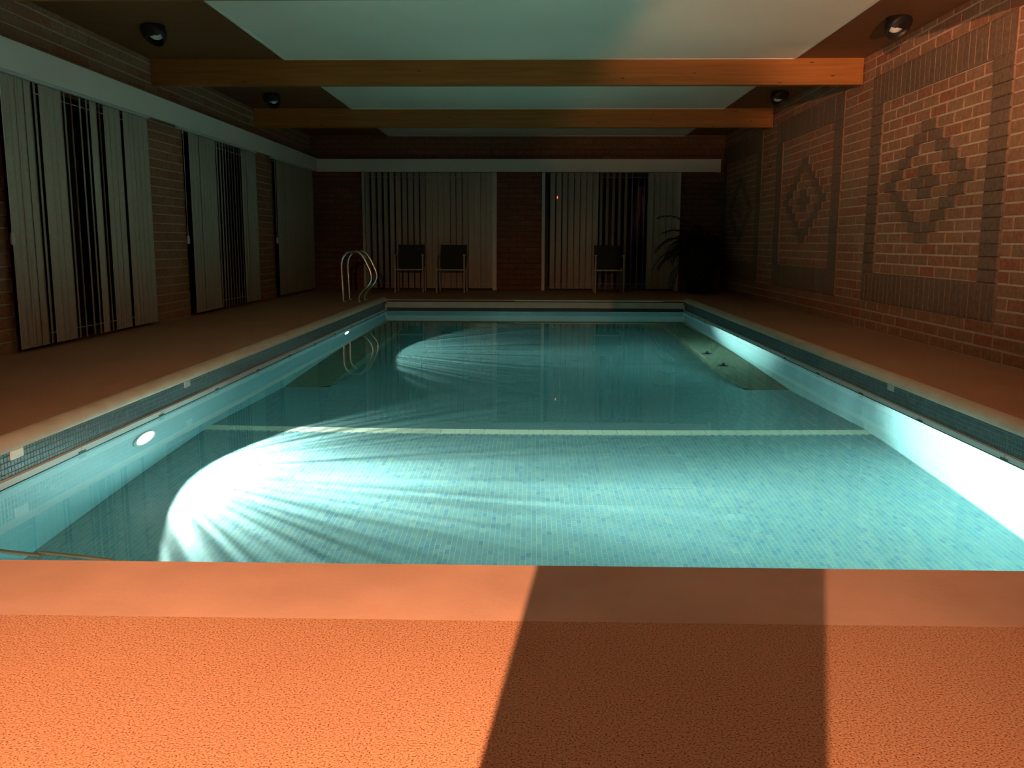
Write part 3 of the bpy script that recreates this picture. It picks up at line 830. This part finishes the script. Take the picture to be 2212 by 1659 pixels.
# depth marker tiles on the band
def marker(x, sgn, y, mt, label):
    s = MB().box(*sorted((x+sgn*0.004, x-sgn*0.005)), y-0.047, y+0.047, -0.060, -0.021)
    o = s.build('marker_tile', mt, bevel=0.002); tag(o, label, 'tile', 'depth marker tiles')
marker(XL, -1, 3.65, M['marker'], 'white square marker tile on the dark band, nearest on the left')
marker(XL, -1, 5.54, M['marker_dull'], 'dull marker tile on the left dark band, farther along')
marker(XR, 1, 5.57, M['marker_dull'], 'dull marker tile on the right dark band')
# two small dark fittings on the ledge's inner edge
def fitting(x, y, label):
    root = empty('floor_fitting', (x, y, ZD+0.006)); tag(root, label, 'fitting', 'dark fittings on the ledge')
    MB().lathe([(0.0, 0.0), (0.05, 0.0), (0.05, 0.014), (0.03, 0.024), (0.02, 0.024)], 14).build('base', M['black'], root)
    MB().tube([(0, 0, 0.02), (0, 0.007, 0.07), (0.007, 0.03, 0.10), (0.014, 0.07, 0.105)], [0.02, 0.018, 0.015, 0.012], 8).build('spout', M['black'], root, smooth=True)
fitting(1.93, 9.02, 'small dark fitting on the olive ledge, the nearer one')
fitting(1.925, 9.85, 'small dark fitting on the olive ledge, the farther one')
# pale straps in the near left corner of the water
st = empty('cover_straps', (-1.68, 2.77, ZW)); tag(st, 'pale cover straps floating in the near left pool corner', 'strap')
MB().bar((-0.50, 0.12, 0.006), (0.09, -0.02, 0.006), 0.016, 0.006).build('strap', M['strap'], st)
MB().bar((0.07, 0.01, 0.006), (0.34, -0.055, 0.006), 0.014, 0.006).build('strap', M['strap'], st)

# ------------------------------------------------------------------ pool ladder
lad = empty('pool_ladder', (-2.58, 12.97, 0)); tag(lad, 'polished steel pool grab rails at the far left corner', 'pool ladder')
R1 = [(-2.699,-0.0),(-2.707,0.26),(-2.714,0.487),(-2.712,0.562),(-2.693,0.625),(-2.655,0.675),(-2.595,0.708),(-2.509,0.716),(-2.444,0.685),(-2.388,0.61),(-2.334,0.498),(-2.300,0.422),(-2.288,0.35),(-2.308,0.281),(-2.359,0.214),(-2.43,0.147),(-2.470,0.081),(-2.479,0.0)]
def smooth_path(p, it=2):
    for _ in range(it):
        q = [p[0]]
        for a, b in zip(p[:-1], p[1:]):
            q.append(tuple(a[i]*0.75+b[i]*0.25 for i in range(2))); q.append(tuple(a[i]*0.25+b[i]*0.75 for i in range(2)))
        q.append(p[-1]); p = q
    return p
for yy in (12.75, 13.19):
    pts = [(x+2.58, yy-12.97, z) for x, z in smooth_path(R1)]
    rl = MB().tube(pts, 0.0205, 12).build('rail', M['steel'], lad, smooth=True)
    for (x, z) in (R1[0], R1[-1]):
        MB().lathe([(0.021, 0.0), (0.048, 0.0), (0.048, 0.006), (0.034, 0.016), (0.0215, 0.018)], 16, (x+2.58, yy-12.97, 0.001)).build('flange', M['steel'], lad, smooth=True)

# ------------------------------------------------------------------ chairs
def copy_tree(o, parent=None):
    c = o.copy(); COL.objects.link(c)
    if parent is not None: c.parent = parent
    for ch_ in list(o.children): copy_tree(ch_, c)
    return c
def make_chair():
    root = empty('patio_chair'); w2 = 0.235
    for sx in (-1, 1):
        MB().bar((sx*w2, -0.22, 0.0), (sx*w2, -0.22, 0.64), 0.026, 0.03).build('leg', M['chair_metal'], root)
        MB().bar((sx*w2, 0.24, 0.0), (sx*w2, 0.20, 0.42), 0.024, 0.028).build('leg', M['chair_metal'], root)
        MB().bar((sx*w2, -0.24, 0.635), (sx*w2, 0.24, 0.61), 0.04, 0.022).build('armrest', M['chair_metal'], root)
    MB().bar((-w2, -0.22, 0.385), (w2, -0.22, 0.385), 0.024, 0.024).build('front_bar', M['chair_metal'], root)
    s = MB(); n = 6
    prof = [(-0.215, 0.40), (0.0, 0.385), (0.18, 0.37), (0.215, 0.40), (0.245, 0.60), (0.285, 0.80)]
    for (y, z) in prof[:4]: s.v += [(-0.2, y, z), (0.2, y, z), (-0.2, y+0.0, z-0.014), (0.2, y, z-0.014)]
    for i in range(3):
        a, b = 4*i, 4*i+4; s.face((a, a+1, b+1, b)); s.face((a+2, b+2, b+3, a+3)); s.face((a, b, b+2, a+2)); s.face((a+1, a+3, b+3, b+1))
    s.face((0, 2, 3, 1)); s.face((12, 13, 15, 14))
    s.build('seat', M['chair_mesh'], root)
    s = MB()
    for (y, z) in prof[3:]: s.v += [(-0.205, y, z), (0.205, y, z), (-0.205, y+0.014, z), (0.205, y+0.014, z)]
    for i in range(2):
        a, b = 4*i, 4*i+4; s.face((a, a+1, b+1, b)); s.face((a+2, b+2, b+3, a+3)); s.face((a, b, b+2, a+2)); s.face((a+1, a+3, b+3, b+1))
    s.face((0, 2, 3, 1)); s.face((8, 9, 11, 10))
    s.build('backrest', M['chair_mesh'], root)
    for sx in (-1, 1):
        MB().bar((sx*0.218, 0.20, 0.38), (sx*0.218, 0.29, 0.80), 0.02, 0.02).build('back_post', M['chair_mesh'], root)
    return root
c0 = make_chair()
CH = [(-2.10, 15.43, 0.03, 'dark-backed patio chair nearest the ladder, left of a pair'),
      (-1.385, 15.43, -0.03, 'dark-backed patio chair beside the white post, right of a pair'),
      (1.29, 15.43, 0.0, 'lone dark-backed patio chair beside the potted plant')]
for i, (x, y, rz, lb) in enumerate(CH):
    o = c0 if i == 0 else copy_tree(c0)
    o.location = (x, y, 0); o.rotation_euler = (0, 0, rz); tag(o, lb, 'chair', 'patio chairs by the end wall')

# ------------------------------------------------------------------ potted plant
pl = empty('potted_palm', (2.84, 15.40, 0)); tag(pl, 'dark potted palm in the far right corner', 'plant')
MB().lathe([(0.0, 0.0), (0.19, 0.0), (0.21, 0.02), (0.27, 0.44), (0.285, 0.46), (0.285, 0.50), (0.25, 0.50), (0.245, 0.45)], 28).build('pot', M['pot'], pl, smooth=True)
MB().lathe([(0.246, 0.455), (0.12, 0.465), (0.0, 0.47)], 28).build('soil', M['soil'], pl)
for k in range(3):
    a = k*2.1; MB().tube([(0.05*math.cos(a), 0.05*math.sin(a), 0.45), (0.06*math.cos(a), 0.06*math.sin(a), 0.75)], [0.025, 0.018], 8).build('stem', M['leaf'], pl, smooth=True)
random.seed(3)
for k in range(52):
    a = k*2.399963; el = random.uniform(-0.15, 1.4); ln_ = random.uniform(0.5, 0.92)
    if math.cos(a) > 0.3: ln_ *= 0.42
    if math.sin(a) > 0.4: ln_ *= 0.75
    s = MB(); p = Vector((0.03*math.cos(a), 0.03*math.sin(a), 0.60+random.uniform(0, 0.25))); pts = [p.copy()]
    e = el
    for i in range(9):
        d = Vector((math.cos(a)*math.cos(e), math.sin(a)*math.cos(e), math.sin(e)))
        p = p + d*(ln_/9); pts.append(p.copy()); e -= 0.17
    s.tube(pts, [0.008-0.0007*i for i in range(10)], 5)
    side = Vector((-math.sin(a), math.cos(a), 0))
    for i in range(2, 10):
        for sg in (-1, 1):
            q = pts[i]; t_ = (pts[i]-pts[i-1]).normalized(); L_ = 0.16*math.sin(PI*(i-1)/9.5)+0.06
            tip = q + side*sg*L_*0.8 + t_*L_*0.6 + Vector((0, 0, -0.05))
            mid_ = (q+tip)/2 + Vector((0, 0, 0.012))
            s.quad(tuple(q), tuple(mid_+t_*0.022), tuple(tip), tuple(mid_-t_*0.022))
    s.build('frond', M['leaf'], pl)

# ------------------------------------------------------------------ ceiling lamps (switched off)
def ceiling_lamp(x, y, ax, label):
    root = empty('ceiling_lamp', (x, y, ZC)); tag(root, label, 'ceiling lamp', 'round ceiling lamps')
    MB().lathe([(0.0, 0.0), (0.09, 0.0), (0.095, -0.012), (0.085, -0.03), (0.0, -0.03)], 28).build('base', M['black'], root, smooth=True)
    d = Vector((ax, -0.55, -0.62)).normalized()
    rot = d.to_track_quat('Z', 'Y').to_matrix()
    c = Vector((0, 0, -0.065))
    prof = [(0.001, -0.095), (0.05, -0.085), (0.09, -0.05), (0.112, 0.0), (0.114, 0.035), (0.107, 0.035), (0.104, 0.0), (0.08, -0.045)]
    MB().lathe(prof, 32, c, rot).build('housing', M['black'], root, smooth=True)
    MB().lathe([(0.078, -0.03), (0.07, 0.0), (0.05, 0.025), (0.02, 0.036), (0.001, 0.038)], 28, c, rot).build('lens', M['globe'], root, smooth=True)
    # eyelid over the upper half of the lens
    s = MB(); n = 16; up = Vector((0, 0, 1)) - d*d.z; up.normalize(); sd_ = d.cross(up)
    for i in range(n+1):
        a = PI*i/n
        e = sd_*math.cos(a)*0.112 + up*math.sin(a)*0.112
        s.v += [tuple(c+e+d*0.034), tuple(c+e*0.75+d*0.058), tuple(c+sd_*math.cos(a)*0.075+up*0.012+d*0.066)]
    for i in range(n):
        for j in range(2): s.face((3*i+j, 3*i+j+1, 3*i+j+4, 3*i+j+3))
    s.build('eyelid', M['black'], root, smooth=True)
ceiling_lamp(2.995, 7.83, 0.35, 'round black ceiling lamp over the right deck, nearer the viewer')
ceiling_lamp(-3.281, 8.04, -0.30, 'round black ceiling lamp over the left deck, nearer the viewer')
ceiling_lamp(3.02, 11.52, 0.35, 'round black ceiling lamp over the right deck, beyond the first beam')
ceiling_lamp(-3.305, 11.67, -0.30, 'round black ceiling lamp over the left deck, beyond the first beam')
# small glowing red speck on the end wall blind
ind = empty('sensor_light', (0.423, YB-0.105, 1.625)); tag(ind, 'tiny glowing red sensor light on the right end blind', 'sensor')
MB().box(-0.014, 0.014, 0.0, 0.02, -0.032, 0.032).build('case', M['pale_plastic'], ind, bevel=0.003)
MB().box(-0.008, 0.008, -0.004, 0.0, -0.020, 0.020).build('led', M['led'], ind)
